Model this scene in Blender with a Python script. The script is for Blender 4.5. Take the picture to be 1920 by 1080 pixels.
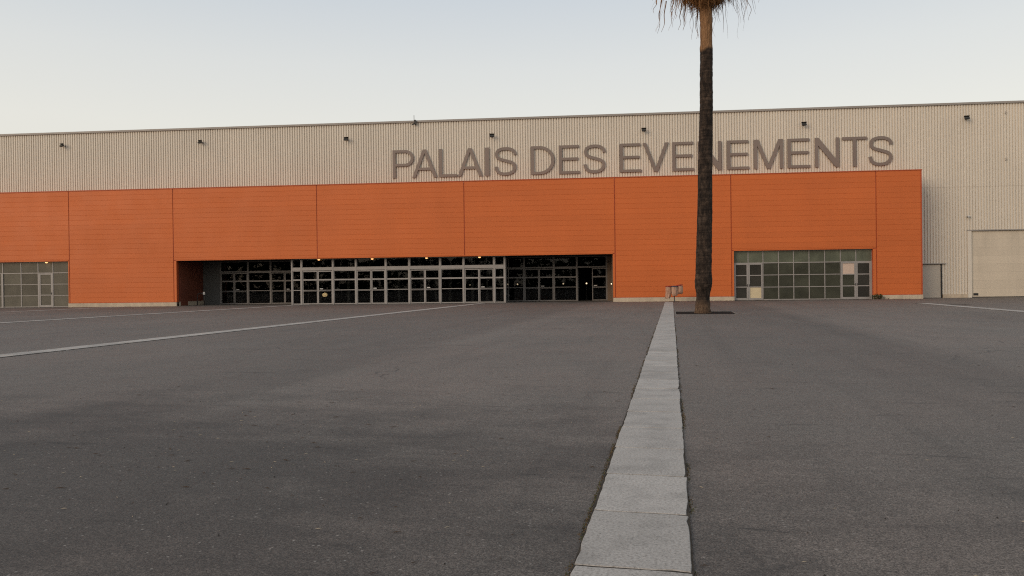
import bpy, bmesh, math, random
from mathutils import Vector, Matrix, noise

for o in list(bpy.data.objects):
    bpy.data.objects.remove(o)
sc = bpy.context.scene
COL = sc.collection
rnd = random.Random(7)
PI = math.pi
R = math.radians

# ------------------------------------------------------------------ camera
cam = bpy.data.cameras.new('camera')
cam.sensor_width = 36.0
cam.lens = 36.0 * 1387 / 1920
cam.clip_start = 0.05
cam.clip_end = 3000
cob = bpy.data.objects.new('camera', cam)
COL.objects.link(cob)
YAW, PITCH, ROLL = 0.0919, -0.00467, 0.01214
fw = Vector((-math.sin(YAW) * math.cos(PITCH), math.cos(YAW) * math.cos(PITCH), math.sin(PITCH)))
rt = Vector((math.cos(YAW), math.sin(YAW), 0))
up = rt.cross(fw)
rt2 = rt * math.cos(ROLL) - up * math.sin(ROLL)
up2 = up * math.cos(ROLL) + rt * math.sin(ROLL)
m = Matrix((rt2, up2, -fw)).transposed().to_4x4()
m.translation = Vector((0, 0, 1.4))
cob.matrix_world = m
sc.camera = cob

# ------------------------------------------------------------------ sky and sun (dusk, glow behind the camera on the left)
SUN_EL, SUN_ROT = R(20), R(225)
w = bpy.data.worlds.new('World')
sc.world = w
w.use_nodes = True
nt = w.node_tree
bg = nt.nodes['Background']
sky = nt.nodes.new('ShaderNodeTexSky')
sky.sky_type = 'NISHITA'
sky.sun_disc = False
sky.sun_elevation = SUN_EL
sky.sun_rotation = SUN_ROT
sky.dust_density = 1.5
tint = nt.nodes.new('ShaderNodeMix'); tint.data_type = 'RGBA'; tint.blend_type = 'MULTIPLY'
tint.inputs[0].default_value = 1.0
nt.links.new(sky.outputs[0], tint.inputs[6])
tint.inputs[7].default_value = (1.25, 1.0, 0.82, 1)
tc = nt.nodes.new('ShaderNodeTexCoord')
sep = nt.nodes.new('ShaderNodeSeparateXYZ')
nt.links.new(tc.outputs['Generated'], sep.inputs[0])
ramp = nt.nodes.new('ShaderNodeValToRGB')          # thin high haze of the evening sky, by elevation only
nt.links.new(sep.outputs[2], ramp.inputs[0])
cr = ramp.color_ramp
stops = [(0.0, (.93, .86, .74)), (.20, (.92, .905, .835)), (.28, (.84, .855, .835)), (.40, (.65, .72, .795)), (.70, (.56, .61, .66)), (1.0, (.52, .56, .61))]
cr.elements[0].position = 0.0; cr.elements[0].color = (*stops[0][1], 1)
cr.elements[1].position = 1.0; cr.elements[1].color = (*stops[-1][1], 1)
for p_, c_ in stops[1:-1]:
    e = cr.elements.new(p_); e.color = (*c_, 1)
sc10 = nt.nodes.new('ShaderNodeMix'); sc10.data_type = 'RGBA'; sc10.blend_type = 'MULTIPLY'; sc10.clamp_result = False
sc10.inputs[0].default_value = 1.0
nt.links.new(ramp.outputs[0], sc10.inputs[6])
sc10.inputs[7].default_value = (10, 10, 10, 1)
mixs = nt.nodes.new('ShaderNodeMix'); mixs.data_type = 'RGBA'
mixs.inputs[0].default_value = 0.8
nt.links.new(tint.outputs[2], mixs.inputs[6])
nt.links.new(sc10.outputs[2], mixs.inputs[7])
nt.links.new(mixs.outputs[2], bg.inputs[0])
bg.inputs[1].default_value = 0.10

sun = bpy.data.lights.new('sun', 'SUN')
sun.energy = 1.25
sun.angle = R(32)
sun.color = (1.0, 0.80, 0.60)
so = bpy.data.objects.new('sun', sun)
COL.objects.link(so)
sd = Vector((math.sin(SUN_ROT) * math.cos(SUN_EL), math.cos(SUN_ROT) * math.cos(SUN_EL), math.sin(SUN_EL)))
so.rotation_euler = sd.to_track_quat('Z', 'Y').to_euler()
so.location = (-30, -30, 40)

sc.render.engine = 'CYCLES'
sc.cycles.use_denoising = False
sc.cycles.filter_width = 1.15
sc.cycles.sample_clamp_indirect = 2.0
sc.cycles.max_bounces = 8
sc.cycles.transparent_max_bounces = 24
sc.view_settings.view_transform = 'Standard'
sc.view_settings.look = 'None'
sc.view_settings.exposure = 0.0
sc.view_settings.gamma = 1.0
sc.view_settings.use_curve_mapping = False

# ------------------------------------------------------------------ helpers
def tag(o, label=None, cat=None, group=None, kind=None):
    if label: o['label'] = label
    if cat: o['category'] = cat
    if group: o['group'] = group
    if kind: o['kind'] = kind
    return o

def empty(name, loc=(0, 0, 0), rz=0.0, parent=None):
    o = bpy.data.objects.new(name, None)
    o.empty_display_size = 0.3
    COL.objects.link(o)
    o.location = loc
    o.rotation_euler = (0, 0, rz)
    if parent: o.parent = parent
    return o

def mobj(name, me, mat=None, parent=None, loc=None, rz=None):
    o = bpy.data.objects.new(name, me)
    COL.objects.link(o)
    if mat and not me.materials: me.materials.append(mat)
    if parent: o.parent = parent
    if loc is not None: o.location = loc
    if rz is not None: o.rotation_euler = (0, 0, rz)
    return o

class MB:
    def __init__(s): s.v = []; s.f = []; s.sm = False
    def add(s, vs, fs):
        n = len(s.v); s.v += [tuple(v) for v in vs]; s.f += [tuple(i + n for i in f) for f in fs]; return s
    def box(s, x0, x1, y0, y1, z0, z1):
        return s.add([(x0,y0,z0),(x1,y0,z0),(x1,y1,z0),(x0,y1,z0),(x0,y0,z1),(x1,y0,z1),(x1,y1,z1),(x0,y1,z1)],
                     [(0,3,2,1),(4,5,6,7),(0,1,5,4),(1,2,6,5),(2,3,7,6),(3,0,4,7)])
    def cyl(s, c, r, h, n=16, r2=None, axis='Z'):
        r2 = r if r2 is None else r2
        vs = []
        for k, (rr, hh) in enumerate(((r, 0), (r2, h))):
            for i in range(n):
                a = 2 * PI * i / n
                p = (rr * math.cos(a), rr * math.sin(a), hh)
                if axis == 'Y': p = (p[0], p[2], -p[1])
                if axis == 'X': p = (p[2], p[0], p[1])
                vs.append((c[0] + p[0], c[1] + p[1], c[2] + p[2]))
        fs = [(i, (i + 1) % n, n + (i + 1) % n, n + i) for i in range(n)]
        fs += [tuple(reversed(range(n))), tuple(range(n, 2 * n))]
        return s.add(vs, fs)
    def tube(s, pts, r, n=8):
        pts = [Vector(p) for p in pts]
        rs = r if isinstance(r, (list, tuple)) else [r] * len(pts)
        vs = []; fs = []
        ref = Vector((0.13, 0.27, 0.95)).normalized()
        for i, p in enumerate(pts):
            t = (pts[min(i + 1, len(pts) - 1)] - pts[max(i - 1, 0)]).normalized()
            a = t.cross(ref)
            if a.length < 0.05: a = t.cross(Vector((1, 0, 0)))
            a.normalize(); b = t.cross(a)
            for k in range(n):
                an = 2 * PI * k / n
                vs.append(p + (a * math.cos(an) + b * math.sin(an)) * rs[i])
        for i in range(len(pts) - 1):
            for k in range(n):
                fs.append((i * n + k, i * n + (k + 1) % n, (i + 1) * n + (k + 1) % n, (i + 1) * n + k))
        fs.append(tuple(reversed(range(n)))); fs.append(tuple((len(pts) - 1) * n + k for k in range(n)))
        return s.add(vs, fs)
    def mesh(s, name, smooth=False):
        me = bpy.data.meshes.new(name)
        me.from_pydata(s.v, [], s.f)
        bm = bmesh.new(); bm.from_mesh(me)
        bmesh.ops.recalc_face_normals(bm, faces=bm.faces)
        bm.to_mesh(me); bm.free()
        if smooth:
            for p in me.polygons: p.use_smooth = True
        me.update()
        return me
    def build(s, name, mat=None, parent=None, loc=None, rz=None, smooth=False):
        return mobj(name, s.mesh(name, smooth), mat, parent, loc, rz)

# ------------------------------------------------------------------ materials
def mat(name, col, rough=0.6, metal=0.0, spec=0.5):
    mt = bpy.data.materials.new(name)
    mt.use_nodes = True
    b = mt.node_tree.nodes['Principled BSDF']
    b.inputs['Base Color'].default_value = (*col, 1)
    b.inputs['Roughness'].default_value = rough
    b.inputs['Metallic'].default_value = metal
    b.inputs['Specular IOR Level'].default_value = spec
    return mt

class N:
    """tiny node helper"""
    def __init__(s, mt): s.t = mt.node_tree; s.b = s.t.nodes['Principled BSDF']
    def node(s, ty, **kw):
        n = s.t.nodes.new(ty)
        for k, v in kw.items(): setattr(n, k, v)
        return n
    def link(s, a, b): s.t.links.new(a, b)
    def coord(s, scale=(1, 1, 1), rz=0.0, out='Object'):
        c = s.node('ShaderNodeTexCoord'); mp = s.node('ShaderNodeMapping')
        mp.inputs['Scale'].default_value = scale; mp.inputs['Rotation'].default_value = (0, 0, rz)
        s.link(c.outputs[out], mp.inputs[0]); return mp.outputs[0]
    def noise(s, vec, scale, detail=4, rough=0.55, dist=0.0):
        n = s.node('ShaderNodeTexNoise')
        n.inputs['Scale'].default_value = scale; n.inputs['Detail'].default_value = detail
        n.inputs['Roughness'].default_value = rough; n.inputs['Distortion'].default_value = dist
        s.link(vec, n.inputs['Vector']); return n.outputs[0]
    def ramp(s, fac, stops, interp='LINEAR'):
        r = s.node('ShaderNodeValToRGB'); r.color_ramp.interpolation = interp
        e = r.color_ramp.elements
        for i, (p, c) in enumerate(stops):
            if i == 0: x = e[0]
            elif i == len(stops) - 1: x = e[-1]
            else: x = e.new(p)
            x.position = p
            c = (c, c, c) if not isinstance(c, tuple) else c
            x.color = (*c, 1)
        s.link(fac, r.inputs[0]); return r.outputs[0]
    def mix(s, fac, a, b, mode='MIX'):
        mx = s.node('ShaderNodeMix', data_type='RGBA', blend_type=mode)
        for inp, v in ((mx.inputs[0], fac), (mx.inputs[6], a), (mx.inputs[7], b)):
            if hasattr(v, 'is_linked') or hasattr(v, 'node'): s.link(v, inp)
            elif isinstance(v, (int, float)): inp.default_value = v if inp == mx.inputs[0] else (v, v, v, 1)
            else: inp.default_value = (*v, 1)
        return mx.outputs[2]
    def math(s, op, a, b=0.0):
        n = s.node('ShaderNodeMath', operation=op)
        for i, v in enumerate((a, b)):
            if hasattr(v, 'node'): s.link(v, n.inputs[i])
            else: n.inputs[i].default_value = v
        return n.outputs[0]
    def bump(s, h, strength=0.3, dist=0.01):
        b = s.node('ShaderNodeBump'); b.inputs['Strength'].default_value = strength; b.inputs['Distance'].default_value = dist
        s.link(h, b.inputs['Height']); s.link(b.outputs[0], s.b.inputs['Normal'])
    def base(s, c): s.link(c, s.b.inputs['Base Color'])
    def rough(s, c): s.link(c, s.b.inputs['Roughness'])

M = {}

# asphalt (local frame of the ground: Y runs along the paving strips)
M['asphalt'] = mt = mat('asphalt', (.1, .09, .085), .72, 0, .5)
n = N(mt)
v = n.coord()
sx = n.node('ShaderNodeSeparateXYZ'); n.link(v, sx.inputs[0])
wob = n.math('MULTIPLY', n.math('SUBTRACT', n.noise(n.coord((.15, .15, 1)), 1.0, 2), .5), .5)
u = n.math('ADD', sx.outputs[0], wob)
lane = n.ramp(n.math('DIVIDE', n.math('ADD', u, 50.0), 100.0),
              [(0.0, .97), (.35, .97), (.4440, .86), (.4475, 1.13), (.497, 1.08), (.499, 1.0), (.5490, .84), (.5525, 1.12), (1.0, 1.04)])
agg = n.noise(v, 48, 4, .75)
agg2 = n.node('ShaderNodeTexVoronoi'); agg2.inputs['Scale'].default_value = 150; n.link(v, agg2.inputs['Vector'])
cell = n.node('ShaderNodeSeparateColor'); n.link(agg2.outputs['Color'], cell.inputs[0])
grain = n.math('ADD', n.math('MULTIPLY', cell.outputs[0], .55), n.math('MULTIPLY', agg, .45))
c1 = n.ramp(grain, [(.16, (.036, .030, .0255)), (.36, (.101, .0855, .0735)), (.56, (.151, .129, .1115)), (.80, (.26, .225, .195))])
patch = n.ramp(n.noise(n.coord((.20, .12, 1)), 1.0, 5, .6), [(.30, .86), (.70, 1.12)])
blot = n.ramp(n.noise(n.coord((1.1, .55, 1)), 1.0, 5, .65), [(.30, .88), (.50, 1.0), (.72, 1.05)])
streak = n.ramp(n.noise(n.coord((.55, 3.4, 1), R(8)), 1.3, 7, .78, .5), [(.31, .50), (.42, .97), (.75, 1.06)])
warm = n.mix(n.ramp(n.noise(n.coord((.35, .25, 1)), 1.0, 3), [(.40, 0.0), (.62, 1.0)]), (1.0, 1.0, 1.0), (1.04, .99, .975))
c = n.mix(1.0, c1, lane, 'MULTIPLY')
c = n.mix(1.0, c, patch, 'MULTIPLY')
c = n.mix(1.0, c, blot, 'MULTIPLY')
c = n.mix(1.0, c, streak, 'MULTIPLY')
c = n.mix(1.0, c, warm, 'MULTIPLY')
# stains plus painted shade, darkening the near ground left of the paving strip
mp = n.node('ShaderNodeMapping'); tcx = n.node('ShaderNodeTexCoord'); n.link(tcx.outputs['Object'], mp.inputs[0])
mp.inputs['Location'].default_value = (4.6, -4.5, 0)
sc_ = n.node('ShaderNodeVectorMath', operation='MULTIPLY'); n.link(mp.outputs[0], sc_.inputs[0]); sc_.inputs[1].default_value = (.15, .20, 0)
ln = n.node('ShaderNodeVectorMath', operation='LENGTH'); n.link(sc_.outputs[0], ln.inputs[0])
stain_shade_m = n.math('ADD', ln.outputs[1], n.math('MULTIPLY', n.math('SUBTRACT', n.noise(n.coord((.7, 1.4, 1)), 1.0, 5, .65), .5), 1.5))
oil = n.ramp(stain_shade_m, [(.30, .40), (1.20, 1.0)])
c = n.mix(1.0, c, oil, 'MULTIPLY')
# pale and dark stones in the wearing course
st = n.node('ShaderNodeTexVoronoi'); st.inputs['Scale'].default_value = 34; n.link(v, st.inputs['Vector'])
sel = n.node('ShaderNodeSeparateColor'); n.link(st.outputs['Color'], sel.inputs[0])
c = n.mix(n.math('MULTIPLY', n.ramp(sel.outputs[0], [(.945, 0.0), (.965, 1.0)]), n.ramp(st.outputs[0], [(.18, 1.0), (.30, 0.0)])), c, (.26, .235, .21))
# hairline cracks, only here and there, and a few broad tyre-polished tracks
wv = n.node('ShaderNodeVectorMath', operation='ADD'); n.link(v, wv.inputs[0])
wn = n.node('ShaderNodeTexNoise'); wn.inputs['Scale'].default_value = 1.3; wn.inputs['Detail'].default_value = 4; n.link(v, wn.inputs['Vector'])
ws = n.node('ShaderNodeVectorMath', operation='SCALE'); ws.inputs['Scale'].default_value = .9; n.link(wn.outputs['Color'], ws.inputs[0]); n.link(ws.outputs[0], wv.inputs[1])
ck = n.node('ShaderNodeTexVoronoi', feature='DISTANCE_TO_EDGE'); ck.inputs['Scale'].default_value = .16; n.link(wv.outputs[0], ck.inputs['Vector'])
ckm = n.math('MULTIPLY', n.ramp(ck.outputs[0], [(.0, 1.0), (.0035, 0.0)]), n.ramp(n.noise(n.coord((.22, .22, 1)), 1.0, 3), [(.50, 0.0), (.58, .75)]))
c = n.mix(ckm, c, (.03, .026, .023))
mid = n.ramp(n.noise(v, 13, 8, .82), [(.30, .74), (.50, 1.0), (.70, 1.24)])
c = n.mix(1.0, c, mid, 'MULTIPLY')
dsh = n.math('MULTIPLY', n.ramp(n.noise(n.coord((.9, 7.0, 1), R(5)), 1.0, 6, .72, .3), [(.655, 0.0), (.70, .8)]), n.ramp(n.noise(n.coord((.3, .3, 1), 1.0), 1.0, 3), [(.42, 0.0), (.56, 1.0)]))
c = n.mix(dsh, c, (.034, .029, .026))
trk = n.ramp(n.noise(n.coord((1.5, .05, 1), R(24)), 1.0, 3, .6, .3), [(.34, .90), (.46, 1.0)])
c = n.mix(1.0, c, trk, 'MULTIPLY')
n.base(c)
n.bump(n.math('ADD', agg, n.math('MULTIPLY', cell.outputs[0], .6)), .45, .008)

M['concrete'] = mt = mat('concrete_slab', (.36, .35, .34), .85, 0, .35)
n = N(mt)
v = n.coord()
oi_ = n.node('ShaderNodeObjectInfo')
a = n.ramp(n.noise(v, 60, 4, .7), [(.3, (.235, .215, .196)), (.50, (.41, .382, .352)), (.75, (.53, .497, .462))])
geo = n.node('ShaderNodeNewGeometry')
b_ = n.ramp(n.noise(geo.outputs['Position'], 2.2, 5, .65), [(.28, .70), (.5, .98), (.65, 1.06)])
c = n.mix(1.0, a, b_, 'MULTIPLY')
c = n.mix(1.0, c, n.ramp(oi_.outputs['Random'], [(0, .90), (1, 1.10)]), 'MULTIPLY')
pits = n.ramp(n.noise(geo.outputs['Position'], 23, 3, .8), [(.28, .45), (.34, 1.0)])
c = n.mix(1.0, c, pits, 'MULTIPLY')
n.base(c); n.bump(n.noise(v, 70, 4, .7), .4, .006)

def weathered(name, col, rough, scale, lo, hi, spec=.4, streak=None, metal=0.0, bump=0.0, rv=.035, sk=.88):
    mt = mat(name, col, rough, metal, spec)
    n = N(mt)
    geo = n.node('ShaderNodeNewGeometry')
    f = n.ramp(n.noise(geo.outputs['Position'], scale, 5, .6), [(.3, lo), (.7, hi)])
    c = n.mix(1.0, col, f, 'MULTIPLY')
    if streak:
        mp = n.node('ShaderNodeMapping'); mp.inputs['Scale'].default_value = streak
        n.link(geo.outputs['Position'], mp.inputs[0])
        g = n.ramp(n.noise(mp.outputs[0], 1.0, 5, .65), [(.30, sk), (.55, 1.0), (.75, 1.0 + (1 - sk) / 3)])
        c = n.mix(1.0, c, g, 'MULTIPLY')
    o = n.node('ShaderNodeObjectInfo')
    c = n.mix(1.0, c, n.ramp(o.outputs['Random'], [(0, 1 - rv), (1, 1 + rv)]), 'MULTIPLY')
    n.base(c)
    n.rough(n.ramp(n.noise(geo.outputs['Position'], scale * 3, 4), [(.2, max(rough - .1, .05)), (.8, min(rough + .1, 1))]))
    if bump: n.bump(n.noise(geo.outputs['Position'], scale * 20, 3), bump, .004)
    return mt

M['orange'] = weathered('orange_cladding', (.60, .144, .034), .55, .22, .95, 1.05, .35, (.8, 1.0, .10), rv=.025, sk=.965)
M['orange_trim'] = weathered('orange_trim', (.46, .085, .026), .5, .6, .92, 1.06, .35)
M['ribbed'] = weathered('ribbed_steel', (.705, .64, .545), .6, .25, .96, 1.03, .3, (1.1, 1.0, .07), rv=.006, sk=.95)
M['steel_trim'] = weathered('grey_trim', (.33, .30, .27), .5, 1.0, .9, 1.08, .4)
M['plinth'] = weathered('concrete_plinth', (.56, .465, .35), .85, 1.2, .82, 1.1, .3, (3, 1, .5), bump=.2)
M['alu'] = weathered('grey_aluminium', (.31, .288, .27), .42, 2.0, .9, 1.08, .5)
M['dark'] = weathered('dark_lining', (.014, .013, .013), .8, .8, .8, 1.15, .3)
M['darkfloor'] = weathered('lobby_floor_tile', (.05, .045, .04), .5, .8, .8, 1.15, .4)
M['shellm'] = weathered('hall_shell', (.40, .37, .33), .7, .3, .9, 1.05, .3)
M['greypanel'] = weathered('grey_panel', (.10, .097, .09), .6, .6, .9, 1.08, .4)
M['brown_shaded'] = weathered('brown_door_shaded_wall', (.17, .05, .028), .55, .8, .85, 1.1, .4)  # red-brown of the side door; on the orange return wall it paints shade
M['letter'] = weathered('letter_grey', (.218, .172, .145), .5, .5, .94, 1.06, .45)
M['shutter'] = weathered('beige_shutter', (.62, .535, .42), .5, .3, .95, 1.04, .4, (1.5, 1, .2))
M['doorgrey'] = weathered('grey_door', (.52, .465, .385), .5, .5, .93, 1.05, .4)
M['black'] = mat('black_paint', (.02, .019, .018), .5)
M['darkmetal'] = weathered('dark_metal', (.045, .04, .037), .5, 3, .8, 1.2, .5)
M['whiteplastic'] = mat('white_plastic', (.6, .58, .55), .5)
M['board1'] = weathered('beige_board', (.62, .52, .34), .7, 1.5, .92, 1.05, .3)
M['board2'] = weathered('pinkish_board', (.60, .46, .37), .7, 1.5, .92, 1.05, .3)
M['soil'] = mat('soil', (.025, .02, .016), .95, 0, .2)
n = N(M['soil']); v = n.coord(); n.base(n.ramp(n.noise(v, 14, 5, .7), [(.3, (.004, .003, .003)), (.7, (.016, .012, .009))])); n.bump(n.noise(v, 20, 5, .7), .8, .03)

M['endwall'] = weathered('brown_render', (.20, .145, .105), .8, 1, .85, 1.1, .2)
M['alu_in'] = weathered('dark_aluminium', (.20, .182, .168), .42, 2.0, .9, 1.08, .5)  # darker copy of the grey aluminium, for the inner row
M['kerb'] = weathered('kerb_concrete', (.20, .185, .17), .9, 3, .8, 1.2, .2)
M['grime'] = weathered('joint_grime', (.045, .037, .029), .95, 9, .5, 1.5, .2)
def glass(name, tcol, rough=.03, ior=1.45):
    mt = bpy.data.materials.new(name); mt.use_nodes = True
    t = mt.node_tree; t.nodes.remove(t.nodes['Principled BSDF'])
    out = t.nodes['Material Output']
    fr = t.nodes.new('ShaderNodeFresnel'); fr.inputs[0].default_value = ior
    tr = t.nodes.new('ShaderNodeBsdfTransparent'); tr.inputs[0].default_value = (*tcol, 1)
    gl = t.nodes.new('ShaderNodeBsdfGlossy'); gl.inputs['Roughness'].default_value = rough
    mx = t.nodes.new('ShaderNodeMixShader')
    t.links.new(fr.outputs[0], mx.inputs[0]); t.links.new(tr.outputs[0], mx.inputs[1]); t.links.new(gl.outputs[0], mx.inputs[2])
    t.links.new(mx.outputs[0], out.inputs[0])
    return mt
M['glass'] = glass('entrance_glass', (.55, .57, .57), .02, 1.30)

def filmglass(name, col, var, rough):
    mt = mat(name, col, rough, 0, .35)
    n = N(mt); geo = n.node('ShaderNodeNewGeometry'); o = n.node('ShaderNodeObjectInfo')
    f = n.ramp(n.noise(geo.outputs['Position'], 1.1, 4, .6), [(.3, 1 - var), (.7, 1 + var)])
    c = n.mix(1.0, n.mix(1.0, col, f, 'MULTIPLY'), n.ramp(o.outputs['Random'], [(0, .85), (1, 1.15)]), 'MULTIPLY')
    n.base(c); return mt
M['film_green'] = filmglass('green_tinted_glass', (.056, .057, .042), .25, .10)
M['film_top'] = filmglass('pale_green_tinted_glass', (.115, .125, .09), .25, .12)
M['film_grey'] = filmglass('grey_tinted_glass', (.135, .125, .10), .14, .12)
M['film_dark'] = filmglass('dark_tinted_glass', (.045, .042, .036), .2, .08)

def emis(name, col, s):
    mt = mat(name, (.8, .7, .5), .5)
    b = mt.node_tree.nodes['Principled BSDF']
    b.inputs['Emission Color'].default_value = (*col, 1); b.inputs['Emission Strength'].default_value = s
    return mt
M['lamp'] = emis('lit_lamp_warm', (1.0, .48, .17), 1.9)
M['lamp_in'] = emis('lit_wall_lamp', (1.0, .70, .45), 1.6)
M['lamp_big'] = emis('lit_globe', (1.0, .60, .28), 4.0)

# ------------------------------------------------------------------ ground, in a frame turned to the paving strips
TH = math.atan(.1213)
GROT = -TH
ct, st_ = math.cos(TH), math.sin(TH)
def uv2w(u, v): return (u * ct + v * st_, -u * st_ + v * ct)
# pit cut-out for the palm
PU0, PU1, PV0, PV1 = .13, 2.78, 33.3, 36.6
BU, BV0, BV1 = 420, -420, 420
g = MB()
us = [-BU, PU0, PU1, BU]; vs_ = [BV0, PV0, PV1, BV1]
for i in range(3):
    for j in range(3):
        if i == 1 and j == 1: continue
        g.add([(us[i], vs_[j], 0), (us[i+1], vs_[j], 0), (us[i+1], vs_[j+1], 0), (us[i], vs_[j+1], 0)], [(0, 1, 2, 3)])
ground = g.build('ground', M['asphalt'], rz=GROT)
tag(ground, 'worn grey asphalt forecourt in front of the hall', 'ground', kind='structure')
s = MB()
nx = 14
pts = []
for i in range(nx + 1):
    for j in range(nx + 1):
        x = PU0 + (PU1 - PU0) * i / nx; y = PV0 + (PV1 - PV0) * j / nx
        pts.append((x, y, -.02 + .012 * noise.noise((x * 3, y * 3, 1))))
s.add(pts, [(i*(nx+1)+j, (i+1)*(nx+1)+j, (i+1)*(nx+1)+j+1, i*(nx+1)+j+1) for i in range(nx) for j in range(nx)])
for (xa, ya, xb, yb) in ((PU0, PV1, PU1, PV1), (PU0, PV0, PU0, PV1), (PU1, PV0, PU1, PV1), (PU0, PV0, PU1, PV0)):   # cut earth sides
    s.add([(xa, ya, -.2), (xb, yb, -.2), (xb, yb, -.001), (xa, ya, -.001)], [(0, 1, 2, 3)])
soil = s.build('soil', M['soil'], rz=GROT, smooth=True)
tag(soil, 'dark bare soil in the sunken pit around the palm', 'soil', kind='structure')
k = MB()
k.box(PU0 - .001, PU0 + .05, PV0, PV1, -.3, .004); k.box(PU1 - .03, PU1 + .03, PV0, PV1, -.3, .005)
k.box(PU0, PU1 + .03, PV0 - .06, PV0, -.3, .006)
# the curved dropped end on the right
arc = []
for i in range(13):
    a = -PI / 2 + PI * .42 * i / 12
    arc.append((PU1 + .10 + .62 * math.cos(a), (PV0 + PV1) / 2 + 1.35 * math.sin(a)))
vsx = []
for (x, y) in arc:
    vsx += [(x - .06, y, .003), (x + .01, y, .012), (x + .06, y, -.01)]
k.add(vsx, [(i*3+q, i*3+q+1, (i+1)*3+q+1, (i+1)*3+q) for i in range(12) for q in range(2)])
kerb = k.build('tree_pit_kerb', M['kerb'], rz=GROT)
tag(kerb, 'thin concrete edging around the square palm pit', 'kerb')

# paving strips of concrete slabs
SLW = .575
def slab_mesh(seed, L):
    r = random.Random(seed)
    bm = bmesh.new()
    j = [r.uniform(-.005, .005) for _ in range(8)]
    x = SLW / 2; y = L / 2 - .0035
    base = [(-x + j[0], -y + j[1]), (x + j[2], -y + j[3]), (x + j[4], y + j[5]), (-x + j[6], y + j[7])]
    # knocked corners and a ragged edge
    ring = []
    for a in range(4):
        p, q = base[a], base[(a + 1) % 4]
        kk = 9 if a in (1, 3) else 6
        for t in range(kk):
            f = t / kk
            nxn, nyn = (q[1] - p[1]), -(q[0] - p[0])
            ll = math.hypot(nxn, nyn)
            d = r.uniform(-.008, .0) - (r.uniform(.0, .010) if t == 0 else 0) - (r.uniform(.004, .010) if r.random() < .06 else 0)
            ring.append((p[0] + (q[0] - p[0]) * f + nxn / ll * d, p[1] + (q[1] - p[1]) * f + nyn / ll * d))
    mm = len(ring)
    top = [bm.verts.new((px * .985, py * .992, .016)) for px, py in ring]
    mid = [bm.verts.new((px, py, .010)) for px, py in ring]
    bot = [bm.verts.new((px, py, -.05)) for px, py in ring]
    bm.faces.new(top)
    for i in range(mm):
        q = (i + 1) % mm
        bm.faces.new((mid[i], mid[q], top[q], top[i])); bm.faces.new((bot[i], bot[q], mid[q], mid[i]))
    me = bpy.data.meshes.new('slab'); bm.to_mesh(me); bm.free(); me.materials.append(M['concrete'])
    return me
SL = .893
slabs = [slab_mesh(100 + i, SL) for i in range(8)]
strips = [(-.20, -5.0, 54.3, 'long pale paving strip running from the camera towards the litter bins'),
          (-14.0, 6.0, 54.2, 'pale paving strip crossing the left forecourt, nearest of the left strips'),
          (-28.4, 20.0, 53.5, 'pale paving strip on the far left leading to the dark entrance recess'),
          (-42.4, 33.0, 51.0, 'short pale paving strip in front of the left glazed wall'),
          (14.4, 20.0, 47.7, 'pale paving strip on the right side, ending before the grey door')]
for (u0, v0, v1, lab) in strips:
    x, y = uv2w(u0, v0)
    st = empty('paving_strip', (x, y, 0), GROT)
    tag(st, lab, 'paving', kind='structure')
    MB().box(-SLW / 2 - .003, SLW / 2 + .003, -5.5 if u0 == -.20 else 0, v1 - v0 + .2, -.04, .011).build('joint_bed', M['grime'], st)
    # phase so that joints of the near strip fall where they are seen
    i = 0; vv = v0
    if u0 == -.20: vv = 3.62 - SL * 10
    off = vv - v0
    while vv < v1 - .3:
        o = mobj('slab', slabs[rnd.randrange(8)], None, st)
        o.location = (rnd.uniform(-.004, .004), vv - v0 + SL / 2, rnd.uniform(-.0015, .0015))
        o.rotation_euler = (rnd.uniform(-.0015, .0015), rnd.uniform(-.003, .003), rnd.choice((0, PI)) + rnd.uniform(-.003, .003))
        vv += SL

# ------------------------------------------------------------------ the hall
YF = 56.3          # orange face
YW = 58.6          # ribbed wall face
ZO = 9.37          # orange top
ZT = 14.58         # ribbed wall top
XR = 24.8
hall = empty('event_hall', (-10, YF, 0))
tag(hall, 'wide exhibition hall with ribbed beige upper wall and projecting orange entrance block', 'building')
HB = Vector((-10, YF, 0))
def hp(name, mb, material, parent=None, smooth=False):
    """a part of the hall from world coordinates"""
    pm = parent or hall
    off = HB if parent is None else HB + parent.location
    mb.v = [(a - off.x, b - off.y, c - off.z) for a, b, c in mb.v]
    return mb.build(name, material, pm, smooth=smooth)

# ribbed cladding
def ribs(x0, x1, z0, z1, y, per=.205, holes=()):
    b = MB()
    nR = int(round((x1 - x0) / per)); per = (x1 - x0) / nR
    prof = [(0, 0), (.54, 0), (.61, .075), (.93, .075)]
    xs = []
    for i in range(nR):
        for f, d in prof: xs.append((x0 + (i + f) * per, d))
    xs.append((x1, 0))
    spans = {}
    for i in range(len(xs) - 1):
        xm = (xs[i][0] + xs[i+1][0]) / 2
        lo = z0
        for (hx0, hx1, hz) in holes:
            if hx0 < xm < hx1: lo = hz
        (xa, da), (xb, db) = xs[i], xs[i+1]
        b.add([(xa, y + da, lo), (xb, y + db, lo), (xb, y + db, z1), (xa, y + da, z1)], [(0, 1, 2, 3)])
    return b
hp('ribbed_cladding', ribs(-62, XR + .2, 8.9, ZT, YW), M['ribbed'])
hp('ribbed_cladding', ribs(XR + .2, 56, 8.35, ZT, YW), M['ribbed'])
hp('ribbed_cladding', ribs(XR + .2, 56, .27, 8.42, YW + .012, holes=[(XR, 27.2, 2.56), (29.28, 35.2, 5.02)]), M['ribbed'])
hp('roof_trim', MB().box(-62, 56, YW - .10, YW + .25, ZT - .06, ZT + .09), M['steel_trim'])
sh = MB()
sh.box(-62, 56, YW + .3, 118, ZT - .3, ZT)                  # roof
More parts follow.
